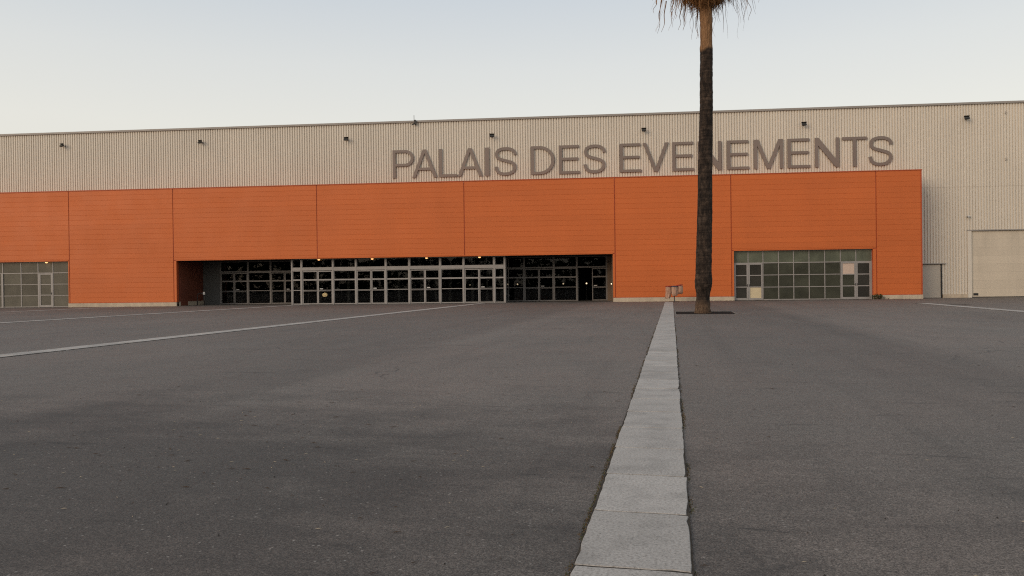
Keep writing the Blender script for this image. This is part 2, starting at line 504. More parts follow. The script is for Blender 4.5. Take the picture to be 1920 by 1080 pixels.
sh.box(-62, -61.8, YW + .1, 118, 0, ZT - .3); sh.box(55.8, 56, YW + .1, 118, 0, ZT - .3); sh.box(-61.8, 55.8, 117.8, 118, 0, ZT - .3)
sh.box(-61.8, 55.8, YW + .11, YW + .2, 9.0, ZT - .3)       # backing of the cladding
sh.box(XR, 26.0, YW + .1, YW + .2, 0, 9.0)
sh.box(26.0, 55.8, YW + .2, YW + .3, 0, 9.0)
hp('hall_shell', sh, M['shellm'])

# orange entrance block -----------------------------------------------------
core = MB()
YB = YF + .055
XL = -59.0
ENT = (-32.05, 2.48, 3.62); GR = (11.41, 21.36, 3.70); GL = (-50.4, -41.22, 3.72)
segs = [(XL, GL[0]), (GL[1], ENT[0]), (ENT[1], GR[0]), (GR[1], XR - .06)]
for a, b in segs: core.box(a, b, YB, YB + .25, 0, 3.62 if False else 3.6)
core.box(XL, XR - .06, YB, YB + .25, 3.75, ZO - .1)
for (a, b, z) in (ENT, GR, GL):
    pass
for a, b in segs: core.box(a, b, YB, YB + .25, 3.6, 3.75)
for (a, b, z) in (ENT, GR, GL): core.box(a, b, YB, YB + .25, z, 3.75)
core.box(XL, XR - .06, YB + .25, YW + .05, ZO - .35, ZO - .1)
core.box(XL, XL + .2, YB + .25, YW, 0, ZO - .35); core.box(XR - .26, XR - .06, YB + .25, YW + .05, 0, ZO - .35)
block = hp('entrance_block', core, M['orange_trim'])

joints = [-59.0, -50.3, -41.1, -32.27, -20.46, -8.81, 2.66, 11.24, 21.6, XR]
ROWS = 23; Z0 = .345; RH = (ZO - .02 - Z0) / ROWS
def board(x0, x1, z0, z1):
    b = MB(); G = .011; D = .05
    # flat face, rebated lower edge, chamfered upper edge
    pr = [(YB - .002, z0 + .0007), (YF + .010, z0 + .001), (YF + .009, z0 + .004), (YF, z0 + .014), (YF, z1 - .004), (YF + .004, z1 - .0007), (YB - .002, z1 - .0007)]
    nP = len(pr)
    vs = [(x0, y, z) for y, z in pr] + [(x1, y, z) for y, z in pr]
    fs = [(i, (i + 1) % nP, nP + (i + 1) % nP, nP + i) for i in range(nP)] + [tuple(range(nP)), tuple(range(2 * nP - 1, nP - 1, -1))]
    b.add(vs, fs)
    return b
JG = .035
for bi in range(len(joints) - 1):
    x0 = joints[bi] + JG; x1 = joints[bi + 1] - JG
    if bi == len(joints) - 2: x1 = XR - .09
    hole = None
    for h in (ENT, GR, GL):
        if h[0] < (x0 + x1) / 2 < h[1]: hole = h
    for r_ in range(ROWS):
        z0 = Z0 + r_ * RH; z1 = z0 + RH
        if hole:
            if z1 <= hole[2] + .08: continue
            z0 = max(z0, hole[2] + .062)
        hp('cladding_board', board(x0, x1, z0, z1), M['orange'], block)
    if hole is None:
        hp('drip_trim', MB().box(x0, x1, YF - .012, YB, Z0 - .035, Z0), M['orange_trim'], block)
# vertical joint channels
for bi, x in enumerate(joints[1:-1]):
    zb = Z0
    if ENT[0] < x < ENT[1]: zb = ENT[2] + .062
    hp('joint_channel', MB().box(x - .024, x + .024, YF + .030, YB - .003, zb, ZO - .02), M['orange_trim'], block)
# corner, top flashing, lintels, jambs
hp('corner_trim', MB().box(XR - .088, XR, YF - .012, YW + .03, Z0 - .03, ZO - .02), M['orange_trim'], block)
hp('top_flashing', MB().box(XL, XR + .02, YF - .04, YF + .30, ZO - .015, ZO + .045), M['orange_trim'], block)
for (a, b, z) in (ENT, GR, GL):
    hp('lintel_trim', MB().box(a, b, YF - .006, YF + .05, z, z + .058), M['orange'], block)
    # jamb strips between the opening and the bay joint
    for (xa, xb) in ((max(q for q in joints if q < a + .01), a), (b, min(q for q in joints if q > b - .01))):
        xa2, xb2 = xa + JG, xb - JG
        if xa2 < a - .02 and xb == a: hp('jamb_trim', MB().box(xa2, a, YF, YB - .003, Z0, z), M['orange'], block)
        if xb2 > b + .02 and xa == b: hp('jamb_trim', MB().box(b, xb2, YF, YB - .003, Z0, z), M['orange'], block)
# plinths
for a, b in ((XL, GL[0]), (GL[1], ENT[0]), (ENT[1], GR[0]), (GR[1], XR + .01)):
    hp('plinth', MB().box(a, b, YF - .05, YF + .30, -.05, Z0 - .037), M['plinth'])
hp('plinth', MB().box(27.25, 29.05, YW - .06, YW + .1, -.05, .268), M['plinth'])

# recess of the main entrance -------------------------------------------------
YI = 60.5          # inner row of doors
YV = 57.0          # vestibule front
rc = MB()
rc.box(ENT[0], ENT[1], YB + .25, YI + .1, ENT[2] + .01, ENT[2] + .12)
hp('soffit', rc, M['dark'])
hp('recess_side_wall', MB().box(ENT[0] - .2, ENT[0], YB + .25, YI + .1, .34, ENT[2]), M['brown_shaded'])
hp('plinth', MB().box(ENT[0] - .22, ENT[0] + .03, YF + .302, YI + .1, -.05, .338), M['plinth'])
hp('recess_side_wall', MB().box(ENT[1], ENT[1] + .2, YB + .25, YI + .1, 0, ENT[2]), M['endwall'])
hp('side_door', MB().box(ENT[0] + .001, ENT[0] + .05, 56.85, 57.9, .02, 2.5).box(ENT[0] + .05, ENT[0] + .09, 57.0, 57.06, 1.0, 1.12), M['brown_shaded'])
hp('grey_wall_panel', MB().box(-32.04, -30.56, YI - .04, YI + .08, 0, ENT[2]), M['greypanel'])
# lobby room behind the doors
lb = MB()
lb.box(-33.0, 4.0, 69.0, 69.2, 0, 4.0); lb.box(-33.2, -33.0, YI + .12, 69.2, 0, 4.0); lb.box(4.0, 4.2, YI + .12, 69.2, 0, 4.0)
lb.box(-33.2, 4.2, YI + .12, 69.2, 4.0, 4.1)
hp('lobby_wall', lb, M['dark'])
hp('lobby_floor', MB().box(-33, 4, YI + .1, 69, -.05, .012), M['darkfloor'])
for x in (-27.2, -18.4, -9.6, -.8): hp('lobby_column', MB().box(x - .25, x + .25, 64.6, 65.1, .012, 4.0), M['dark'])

# glazing builders --------------------------------------------------------------
def unit(name, x0, x1, z0, z1, y, rails=(), stile=.06, rail_end=.06, bot=None, paneM=None, parent=None, frameM=None, depth=.07, rz=0.0, panes=None):
    """frame (one mesh) with panes as children; rails = [(z, thickness)]"""
    fm = frameM or M['alu']
    w_, h_ = x1 - x0, z1 - z0
    b = MB()
    b.box(0, stile, -depth / 2, depth / 2, 0, h_); b.box(w_ - stile, w_, -depth / 2, depth / 2, 0, h_)
    be = rail_end if bot is None else bot
    b.box(stile, w_ - stile, -depth / 2 + .004, depth / 2 - .004, 0, be)
    b.box(stile, w_ - stile, -depth / 2 + .004, depth / 2 - .004, h_ - rail_end, h_)
    zs = [be]
    for (z, t) in rails:
        b.box(stile, w_ - stile, -depth / 2 + .004, depth / 2 - .004, z - z0 - t / 2, z - z0 + t / 2)
        zs += [z - z0 - t / 2, z - z0 + t / 2]
    zs.append(h_ - rail_end)
    fr = b.build(name, fm, parent or hall)
    fr.location = Vector((x0, y, z0)) - HB
    fr.rotation_euler = (0, 0, rz)
    for i in range(0, len(zs), 2):
        pmn = (panes[i // 2] if panes else None) or paneM or M['glass']
        MB().box(stile - .004, w_ - stile + .004, -.006, .006, zs[i] - .004, zs[i + 1] + .004).build('pane', pmn, fr)
    return fr

def door(x0, x1, y, side, ztop=2.66, z0=.02, rz=0.0, label_plate=True, paneM=None):
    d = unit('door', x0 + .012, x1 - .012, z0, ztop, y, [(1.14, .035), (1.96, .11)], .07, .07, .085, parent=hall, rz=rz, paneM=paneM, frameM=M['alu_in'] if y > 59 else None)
    w_ = x1 - x0 - .024
    MB().tube([(.09, -.09, 1.05), (w_ - .09, -.09, 1.05)], .017, 6).box(.09, .12, -.09, -.03, 1.03, 1.07).box(w_ - .12, w_ - .09, -.09, -.03, 1.03, 1.07).build('push_bar', M['alu'], d)
    if label_plate:
        xa = .14 if side > 0 else w_ - .40
        MB().box(xa, xa + .26, -.016, -.009, 1.19, 1.255).build('sign_plate', M['whiteplastic'], d)
    return d
def side(x0, x1, y, ztop=2.66):
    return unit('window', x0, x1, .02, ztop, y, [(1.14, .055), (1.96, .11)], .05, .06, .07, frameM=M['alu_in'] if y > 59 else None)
def transom(x0, x1, y, z0, z1):
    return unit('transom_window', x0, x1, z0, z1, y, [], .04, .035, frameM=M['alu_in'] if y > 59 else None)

# vestibule
VX = [(-22.81, -22.02, 's'), (-22.02, -20.70, 'd'), (-20.70, -19.45, 'd2'), (-19.45, -17.59, 's'), (-17.59, -16.36, 'd'), (-16.36, -15.19, 'd2'),
      (-15.19, -13.31, 's'), (-13.31, -12.08, 'd'), (-12.08, -10.86, 'd2'), (-10.86, -9.01, 's'), (-9.01, -7.80, 'd'), (-7.80, -6.62, 'd2'), (-6.62, -5.79, 's')]
posts = [-22.81, -22.02, -19.45, -17.59, -15.19, -13.31, -10.86, -9.01, -6.62, -5.79]
PW = .055
for x in posts: hp('mullion', MB().box(x - PW, x + PW, YV - .07, YV + .07, 0, ENT[2] - .02), M['alu'])
for a, b in zip(posts[:-1], posts[1:]): hp('transom_beam', MB().box(a + PW, b - PW, YV - .065, YV + .065, 2.70, 2.92), M['alu'])
for (a, b, t) in VX:
    pa = PW if a in posts else .0
    pbb = PW if b in posts else .0
    if t == 's': side(a + PW, b - PW, YV, 2.70)
    else: door(a + pa, b - pbb, YV, -1 if t == 'd' else 1, label_plate=(t == 'd2'))
for a, b in zip(posts[:-1], posts[1:]): transom(a + PW, b - PW, YV, 2.92, ENT[2] - .02)
# vestibule side walls
for x in (-22.75, -5.85):
    for q in range(2):
        ya = YV + .08 + q * 1.68
        f = unit('side_window', 0, 1.66, .02, 3.5, 0, [(1.14, .05), (1.96, .09), (2.75, .12)], .05, .06, .07)
        f.location = Vector((x, ya, .02)) - HB
        f.rotation_euler = (0, 0, PI / 2)
# inner row
inner = []
starts = [-30.5, -26.07, -21.75, -17.45, -13.15, -8.86, -4.57, -.25]
for i, s0 in enumerate(starts):
    m1, m2 = s0 + 1.225, s0 + 2.44
    e_ = starts[i + 1] if i + 1 < len(starts) else None
    opened = i == len(starts) - 1
    if opened:
        m1, m2 = .96, 2.16
        door(s0 + .06, m1, YI + .05, -1, rz=R(94), label_plate=False)
        door(m1, m2, YI, 1)
    else:
        door(s0 + .04, m1, YI, -1, label_plate=False); door(m1, m2 - .04, YI, 1)
    inner += [s0, m2]
    if e_: side(m2 + .04, e_ - .04, YI, 2.70)
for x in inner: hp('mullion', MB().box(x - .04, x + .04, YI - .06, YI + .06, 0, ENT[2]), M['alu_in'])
for a, b in zip(inner[:-1], inner[1:]):
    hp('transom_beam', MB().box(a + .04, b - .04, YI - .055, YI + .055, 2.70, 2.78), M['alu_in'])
    transom(a + .04, b - .04, YI, 2.78, ENT[2])
hp('recess_end_wall', MB().box(2.20, ENT[1], YI - .06, YI + .08, 0, ENT[2]), M['endwall'])

# right glazed wall ---------------------------------------------------------------
YG = YF + .285
gx = [11.43, 12.49, 13.57, 14.69, 15.78, 16.89, 18.01, 19.13, 20.23, 21.34]
def leaf3(x0, x1, y, zt, mats, hs):
    d = unit('door', x0, x1, .02, zt, y, [(1.0, .07), (1.86, .07)], .115, .12, .16, parent=hall, panes=mats, depth=.08)
    w_ = x1 - x0
    xx = w_ - .06 if hs > 0 else .06
    MB().box(xx - .018, xx + .018, -.062, -.041, 1.0, 1.2).box(xx - .10 if hs > 0 else xx - .01, xx + .01 if hs > 0 else xx + .10, -.09, -.062, 1.09, 1.115).build('handle', M['darkmetal'], d)
    return d
FG, FT, FD = M['film_green'], M['film_top'], M['film_dark']
leaf3(gx[0] + .05, gx[1] - .004, YG, 2.78, [FD, FD, FD], 1)
leaf3(gx[1] + .004, gx[2] - .03, YG, 2.78, [M['board1'], FD, FD], -1)
leaf3(gx[7] + .03, gx[8] - .004, YG, 2.78, [FG, FG, M['board2']], 1)
leaf3(gx[8] + .004, gx[9] - .05, YG, 2.78, [FD, FD, FD], -1)
for i in range(9):
    a, b = gx[i], gx[i + 1]
    unit('window', a, b, 2.78, 3.695, YG, [], .03, .035, paneM=FT)
    if 2 <= i <= 6: unit('window', a, b, .02, 2.78, YG, [(.98, .055), (1.88, .055)], .03, .03, .07, paneM=FG)
hp('door_jamb', MB().box(gx[0] - .02, gx[0] + .05, YG - .05, YG + .05, 0, 2.78), M['alu'])
hp('door_jamb', MB().box(gx[9] - .05, gx[9] + .02, YG - .05, YG + .05, 0, 2.78), M['alu'])
# left glazed wall
lx = [-50.3, -48.7, -47.12, -45.51, -44.02, -42.73, -41.25]
for i in range(6):
    a, b = lx[i], lx[i + 1]
    unit('window', a, b, 2.80, 3.71, YG, [], .035, .035, paneM=M['film_grey'])
    if i != 4: unit('window', a, b, .02, 2.80, YG, [(.96, .05), (1.88, .05)], .035, .03, .06, paneM=M['film_grey'])
leaf3(-43.93, -42.80, YG, 2.78, [M['film_grey']] * 3, 1)
hp('door_jamb', MB().box(-44.02, -43.935, YG - .05, YG + .05, 0, 2.795), M['alu'])
hp('door_jamb', MB().box(-42.795, -42.73, YG - .05, YG + .05, 0, 2.795), M['alu'])
hp('mullion', MB().box(-47.22, -47.06, YG - .07, YG - .036, 0, 2.795), M['alu'])
# closed backs behind the tinted walls
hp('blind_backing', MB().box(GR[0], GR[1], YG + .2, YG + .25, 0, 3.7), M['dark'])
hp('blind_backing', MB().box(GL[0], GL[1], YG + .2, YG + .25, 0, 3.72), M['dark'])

# right side: service door and sectional shutter -----------------------------------
sd_ = hp('service_door', MB().box(25.0, 25.62, YW + .02, YW + .06, 0, 2.52).box(25.63, 27.12, YW + .015, YW + .06, 0.02, 2.52), M['doorgrey'])
hp('door_frame', MB().box(27.121, 27.20, YW - .02, YW + .07, 0, 2.56), M['black'])
hp('door_hood', MB().box(24.82, 27.45, YW - .14, YW + .05, 2.562, 2.62), M['steel_trim'])
shut = empty('sectional_shutter', Vector((32.2, YW + .12, 0)) - HB, parent=hall)
NS = 8; zt = 5.0; shh = (zt - .06) / NS
for i in range(NS):
    b = MB(); z0 = .06 + i * shh
    b.box(-2.82, 2.98, -.02, .04, z0 + .001, z0 + shh - .002)
    b.build('shutter_section', M['shutter'], shut)
MB().box(-2.84, 3.0, -.03, .05, -.01, .06).build('bottom_seal', M['black'], shut)
MB().box(-2.70, -2.36, -.045, -.027, .16, .33).build('label_plate', M['black'], shut)
hp('shutter_jamb', MB().box(29.06, 29.34, YW - .035, YW + .15, 0, 5.02), M['ribbed'])
hp('shutter_jamb', MB().box(35.2, 35.45, YW - .035, YW + .15, 0, 5.02), M['ribbed'])
hp('shutter_lintel', MB().box(29.02, 35.5, YW - .05, YW + .15, 5.022, 5.10), M['steel_trim'])

# ------------------------------------------------------------------ lettering
def stroke_outline(pts, wd):
    P = [Vector(p) for p in pts]; L = []; Rr = []
    for i, p in enumerate(P):
        t = (P[min(i + 1, len(P) - 1)] - P[max(i - 1, 0)]).normalized()
        nn = Vector((-t.y, t.x))
        L.append(p + nn * wd / 2); Rr.append(p - nn * wd / 2)
    return [tuple(q) for q in L + Rr[::-1]]
SW = .109
def glyph(ch, a):
    """outlines in a box of height 1 and width a"""
    t = SW; h = 1.0
    if ch == 'I': return [[(0, 0), (a, 0), (a, h), (0, h)]]
    if ch == 'L': return [[(0, 0), (a, 0), (a, t * .86), (t, t * .86), (t, h), (0, h)]]
    if ch == 'E':
        b = t * .84; mid = .475
        return [[(0, 0), (a, 0), (a, b), (t, b), (t, mid), (a * .93, mid), (a * .93, mid + b), (t, mid + b), (t, h - b), (a * .97, h - b), (a * .97, h), (0, h)]]
    if ch == 'T':
        b = t * .86; c = a / 2
        return [[(c - t / 2, 0), (c + t / 2, 0), (c + t / 2, h - b), (a, h - b), (a, h), (0, h), (0, h - b), (c - t / 2, h - b)]]
    if ch == 'V':
        c = a / 2; q = t * 1.08
        return [[(c - t * .55, 0), (c + t * .55, 0), (a, h), (a - q, h), (c, t * 1.25), (q, h), (0, h)]]
    if ch == 'A':
        c = a / 2; q = t * 1.08; k1 = .26; k2 = .26 + t * .84
        def inx(z): return q + (c - q) * z / (1 - t * 1.25) 
        def xo(z): return inx(z)
        return [[(0, 0), (q, 0), (xo(k1), k1), (a - xo(k1), k1), (a - q, 0), (a, 0), (c + t * .58, h), (c - t * .58, h)],
                [(xo(k2), k2), (a - xo(k2), k2), (c, 1 - t * 1.2)]]
    if ch == 'N':
        return [[(0, 0), (t * .95, 0), (t * .95, .74), (a - t * 1.1, 0), (a, 0), (a, h), (a - t * .95, h), (a - t * .95, .26), (t * 1.1, h), (0, h)]]
    if ch == 'M':
        c = a / 2; q = t * .95
        return [[(0, 0), (q, 0), (q, .80), (c - t * .5, 0), (c + t * .5, 0), (a - q, .80), (a - q, 0), (a, 0), (a, h), (a - t * 1.35, h), (c, t * 1.45), (t * 1.35, h), (0, h)]]
    if ch in 'DP':
        z0 = 0 if ch == 'D' else .415
        hh = h - z0; r = hh / 2; b = t * .86
        sx = .92 if ch == 'D' else 1.0
        def half(x0, zA, zB, xr, nq=18):
            rr = (zB - zA) / 2; out = []
            wx = min(xr - x0, rr * 1.05)
            for i in range(nq + 1):
                an = -PI / 2 + PI * i / nq
                out.append((xr - wx + wx * math.cos(an), (zA + zB) / 2 + rr * math.sin(an)))
            return out
        o = half(t, z0, h, a)
        i_ = half(t, z0 + b, h - b, a - t)
        if ch == 'D': outer = [(0, 0)] + o + [(0, h)]
        else: outer = [(0, 0), (t, 0), (t, z0)] + o + [(0, h)]
        return [outer, [(t, z0 + b)] + i_ + [(t, h - b)]]
    if ch == 'S':
        cx = a / 2; wd = t * .93
        key = [(.965, .735), (.93, .83), (.82, .915), (.64, .962), (.50, .968), (.33, .955), (.17, .905), (.095, .82), (.085, .735), (.125, .65), (.24, .585), (.42, .54),
               (.60, .50), (.78, .452), (.90, .38), (.935, .285), (.905, .18), (.80, .09), (.64, .042), (.48, .032), (.31, .045), (.155, .105), (.075, .20), (.045, .305)]
        key = [(wd / 2 + (a - wd) * (x - .03) / .93, wd / 2 + (1 - wd) * (z - .03) / .94) for x, z in key]
        # smooth (Catmull-Rom)
        out = []
        K = [Vector(p) for p in key]
        for i in range(len(K) - 1):
            p0, p1, p2, p3 = K[max(i - 1, 0)], K[i], K[i + 1], K[min(i + 2, len(K) - 1)]
            for s in range(4):
                f = s / 4
                out.append(tuple(.5 * ((2 * p1) + (p2 - p0) * f + (2 * p0 - 5 * p1 + 4 * p2 - p3) * f * f + (3 * p1 - p0 - 3 * p2 + p3) * f ** 3)))
        out.append(tuple(K[-1]))
        return [stroke_outline(out, wd)]
LET = [('P', -15.06, -13.32), ('A', -13.45, -11.41), ('L', -11.24, -9.8), ('A', -9.72, -7.72), ('I', -7.49, -7.16), ('S', -6.76, -4.95), ('D', -3.8, -1.92),
       ('E', -1.57, 0.07), ('S', 0.35, 2.13), ('E', 3.23, 4.90), ('V', 5.04, 7.04), ('E', 7.32, 8.96), ('N', 9.29, 11.1), ('E', 11.53, 13.2), ('M', 13.58, 15.76),
       ('E', 16.11, 17.8), ('N', 18.17, 19.96), ('T', 20.21, 22.02), ('S', 22.13, 23.92)]
LH = 2.24; LZ = 10.08; LY = 58.53
sign = empty('lettering_sign', (4.5, LY, LZ))
tag(sign, 'large grey-brown raised capital letters PALAIS DES EVENEMENTS on the ribbed wall', 'sign')
def letter_mesh(ch, wdt):
    cu = bpy.data.curves.new('letter', 'CURVE'); cu.dimensions = '2D'; cu.fill_mode = 'BOTH'
    cu.extrude = .038; cu.bevel_depth = .003; cu.bevel_resolution = 0
    for out in glyph(ch, wdt / LH):
        sp = cu.splines.new('POLY'); sp.points.add(len(out) - 1)
        for p, (x, z) in zip(sp.points, out): p.co = (x * LH, z * LH, 0, 1)
        sp.use_cyclic_u = True
    tmp = bpy.data.objects.new('tmp', cu); COL.objects.link(tmp)
    me = bpy.data.meshes.new_from_object(tmp)
    bpy.data.objects.remove(tmp); bpy.data.curves.remove(cu)
    me.transform(Matrix.Rotation(PI / 2, 4, 'X'))
    me.name = 'letter'
    if not me.materials: me.materials.append(M['letter'])
    else: me.materials[0] = M['letter']
    return me
for ch, a, b in LET:
    a *= .9908; b *= .9908
    me = letter_mesh(ch, b - a)
    o = mobj('letter', me, None, sign)
    o.location = Vector((a, LY, LZ)) - sign.location
    o['label'] = 'capital letter ' + ch
    st2 = MB()
    for (px, pz) in (((b - a) * .06, LH * .12), ((b - a) * .06, LH * .85)):
        if ch in 'ELPDNMI': st2.box(px - .015, px + .015, .05, YW - LY + .02, pz - .015, pz + .015)
    if st2.v: st2.build('stud', M['darkmetal'], o)

# ------------------------------------------------------------------ fittings on the ribbed wall
def floodlight_parts(root):
    MB().box(-.05, .05, -.03, .0, -.07, .09).tube([(0, -.02, 0), (-.02, -.22, .03), (-.03, -.30, .03)], .02, 6).build('bracket', M['darkmetal'], root)
    h = MB()
    c, s_ = math.cos(R(-38)), math.sin(R(-38))
    def tr(p): 
        x, y, z = p; return (x - .03, -.36 + y * c - z * s_, .02 + y * s_ + z * c)
    def tb(x0, x1, y0, y1, z0, z1, ins=0):
        vs = [(x0, y0, z0), (x1, y0, z0), (x1 - ins, y1, z0 + ins), (x0 + ins, y1, z0 + ins), (x0, y0, z1), (x1, y0, z1), (x1 - ins, y1, z1 - ins), (x0 + ins, y1, z1 - ins)]
        return [tr(v_) for v_ in vs]
    F6 = [(0,3,2,1),(4,5,6,7),(0,1,5,4),(1,2,6,5),(2,3,7,6),(3,0,4,7)]
    h.add(tb(-.21, .21, -.06, .10, -.14, .14, .05), F6)
    h.build('housing', M['black'], root)
    MB().add(tb(-.18, .18, -.068, -.062, -.115, .115), F6).build('lens', M['film_dark'], root)
    MB().add(tb(-.23, .23, -.17, -.05, .145, .16), F6).build('visor', M['black'], root)
places = ['leftmost black floodlight high on the ribbed wall', 'second black floodlight from the left high on the ribbed wall',
          'black floodlight high on the wall, next left of the word PALAIS', 'black floodlight above the letter S of PALAIS',
          'black floodlight above the letter E that starts EVENEMENTS', 'black floodlight above the letters NT of EVENEMENTS',
          'rightmost black floodlight, high above the beige shutter']
fx = [-43.0, -30.9, -18.62, -6.85, 5.12, 17.18, 29.0]
fz = [13.48, 13.4, 13.27, 13.18, 13.27, 13.34, 13.43]
for i in range(7):
    fl = empty('floodlight', (fx[i], YW, fz[i]))
    tag(fl, places[i], 'floodlight', 'floodlights along the top of the ribbed wall')
    floodlight_parts(fl)
    fl.scale = (.85, .85, .8)
    fl.rotation_euler = (0, 0, rnd.uniform(-.35, .25))
wc = empty('security_camera', (29.05, YW, 6.08))
tag(wc, 'small pale security camera on the ribbed wall above the beige shutter', 'camera')
MB().box(-.04, .04, -.16, 0, .03, .07).build('bracket', M['whiteplastic'], wc)
MB().tube([(.13, -.12, .04), (-.10, -.26, -.03)], .055, 10).build('housing', M['whiteplastic'], wc)
MB().tube([(-.10, -.26, -.03), (-.115, -.27, -.035)], .045, 10).build('lens', M['black'], wc)
an = empty('roof_antenna', (-13.08, YW - .12, ZT - .25))
tag(an, 'small dark antenna and lamp box on the roof edge above PALAIS', 'antenna')
MB().tube([(-.04, 0, .2), (-.04, 0, .75)], .022, 6).build('mast', M['darkmetal'], an)
MB().box(-.02, .12, -.12, .1, .02, .36).build('lamp_box', M['darkmetal'], an)
MB().tube([(.04, -.08, .05), (-.18, -.2, -.02)], .05, 8).build('lamp_head', M['black'], an)
for i, (z, lab) in enumerate(((13.73, 'small hooked bracket near the roof at the right edge, upper one'), (10.25, 'small hooked bracket halfway up the wall at the right edge, lower one'))):
    hk = MB().tube([(0, 0, 0), (0, -.10, 0), (-.02, -.14, .06), (-.02, -.13, .14), (.06, -.12, .2)], .022, 6).build('wall_bracket', M['steel_trim'], loc=(31.8, YW, z))
    tag(hk, lab, 'bracket', 'hooked wall brackets')

# lit lamps under the soffit ----------------------------------------------------------
sl = [(-20.5, 3.62, 'lit round downlight under the orange canopy, leftmost of four'), (-16.2, 3.62, 'lit round downlight under the orange canopy, second from the left'),
      (-11.88, 3.62, 'lit round downlight under the orange canopy, third from the left'), (-7.72, 3.62, 'lit round downlight under the orange canopy, rightmost of four'),
      (-43.1, 3.72, 'lit lamp over the door in the left glazed wall')]
for i, (x, z, lab) in enumerate(sl):
    y = YF + .42 if i < 4 else YF + .02
    L_ = empty('soffit_light', (x, y, z))
    tag(L_, lab, 'lamp', 'lit downlights of the entrance' if i < 4 else None)
    MB().cyl((0, 0, -.05), .115, .05, 16).build('collar', M['darkmetal'], L_)
    b = MB()
    rings = [(.10, -.05), (.095, -.08), (.07, -.115), (.03, -.13)]
    vs = []; fs = []
    for (r_, z_) in rings:
        for q in range(14): vs.append((r_ * math.cos(q * PI / 7), r_ * math.sin(q * PI / 7), z_))
    for a in range(3):
        for q in range(14): fs.append((a*14+q, a*14+(q+1) % 14, (a+1)*14+(q+1) % 14, (a+1)*14+q))
    fs.append(tuple(range(42, 56)))
    b.add(vs, fs).build('bulb', M['lamp'], L_, smooth=True)

def sphere(mb, c, r, n=10, sz=1.0):
    vs = []; fs = []
    for i in range(n + 1):
        t = PI * i / n
        for k in range(2 * n):
            a = PI * k / n
            vs.append((c[0] + r * math.sin(t) * math.cos(a), c[1] + r * math.sin(t) * math.sin(a), c[2] + r * sz * math.cos(t)))
    for i in range(n):
        for k in range(2 * n):
            fs.append((i*2*n+k, i*2*n+(k+1) % (2*n), (i+1)*2*n+(k+1) % (2*n), (i+1)*2*n+k))
    return mb.add(vs, fs)
wl = [(-9.6, 64.2, 1.42, 'lobby wall lamp behind the entrance glass, leftmost of the small row'), (-7.55, 64.2, 1.42, 'lobby wall lamp behind the rightmost vestibule door'),
      (-5.43, 64.2, 1.42, 'lobby wall lamp just right of the vestibule'), (-1.45, 64.2, 1.42, 'lobby wall lamp left of the open doorway'), (.55, 64.2, 1.42, 'lobby wall lamp seen through the open doorway')]
for (x, y, z, lab) in wl:
    L_ = empty('wall_lamp', (x, y, z))
    tag(L_, lab, 'lamp', 'small lit lamps inside the lobby')
    sphere(MB(), (0, 0, 0), .065, 7).build('globe', M['lamp_in'], L_, smooth=True)
    MB().cyl((0, 0, -z + .012), .03, z - .012 - .07, 8).cyl((0, 0, -z + .012), .16, .03, 12).build('stem', M['darkmetal'], L_)
L_ = empty('globe_lamp', (-21.75, 61.5, .72))
tag(L_, 'bright oval lamp glowing behind the left vestibule door', 'lamp')
sphere(MB(), (0, 0, 0), .22, 8, .8).build('globe', M['lamp_big'], L_, smooth=True)
MB().cyl((0, 0, -.708), .10, .55, 10).build('pedestal', M['darkmetal'], L_)
jl = empty('jamb_lamp', (ENT[1], 57.4, 1.36))
tag(jl, 'small lit lamp on the right jamb of the entrance recess', 'lamp')
sphere(MB(), (-.08, 0, 0), .05, 7).build('globe', M['lamp_in'], jl, smooth=True)
MB().box(-.04, 0, -.05, .05, -.07, .07).build('backplate', M['darkmetal'], jl)

# hoop rail in the left recess
hr = empty('hoop_rail', (-30.95, 58.0, 0))
tag(hr, 'dark metal hoop rail standing in the left entrance recess', 'rail')
pp = [(-.3, 0, 0), (-.3, 0, .75)] + [(-.3 + .25 * (1 - math.cos(a)), 0, .75 + .25 * math.sin(a)) for a in [PI / 2 * q / 5 for q in range(1, 6)]] + [(.05, 0, 1.0), (.18, 0, .97), (.26, 0, .85), (.3, 0, .7), (.3, 0, 0)]
MB().tube(pp, .03, 8).build('hoop', M['darkmetal'], hr, smooth=True)
MB().box(.22, .36, -.05, .02, .88, 1.1).build('notice_tag', M['whiteplastic'], hr)

# ------------------------------------------------------------------ litter bin stand
M['bag'] = mt = mat('translucent_bag', (.62, .54, .46), .35, 0, .5)
mt.node_tree.nodes['Principled BSDF'].inputs['Transmission Weight'].default_value = 0.0
n = N(mt); v = n.coord(); n.base(n.ramp(n.noise(n.coord((9, 9, 2)), 1.0, 4), [(.3, (.30, .16, .10)), (.6, (.60, .38, .27)), (.8, (.76, .60, .49))])); n.b.inputs['Alpha'].default_value = .80
M['red'] = weathered('red_lid', (.26, .03, .02), .45, 4, .85, 1.1)
M['blue'] = weathered('blue_lid', (.03, .035, .075), .45, 4, .85, 1.1)
bs = empty('litter_bin_stand', (6.78, 54.35, .016), R(6))
tag(bs, 'litter bin stand with three hanging clear bags under red and blue lids', 'litter bin')
b = MB().cyl((0, 0, 0), .42, .03, 20, .36).tube([(0, 0, .03), (0, 0, .16)], [.06, .035], 10)
b.build('base', M['darkmetal'], bs)
MB().tube([(0, 0, .1), (0, 0, 1.14)], .034, 10).tube([(-.52, 0, 1.10), (.05, 0, 1.12), (.52, .06, 1.17)], .02, 6).build('pole', M['darkmetal'], bs)
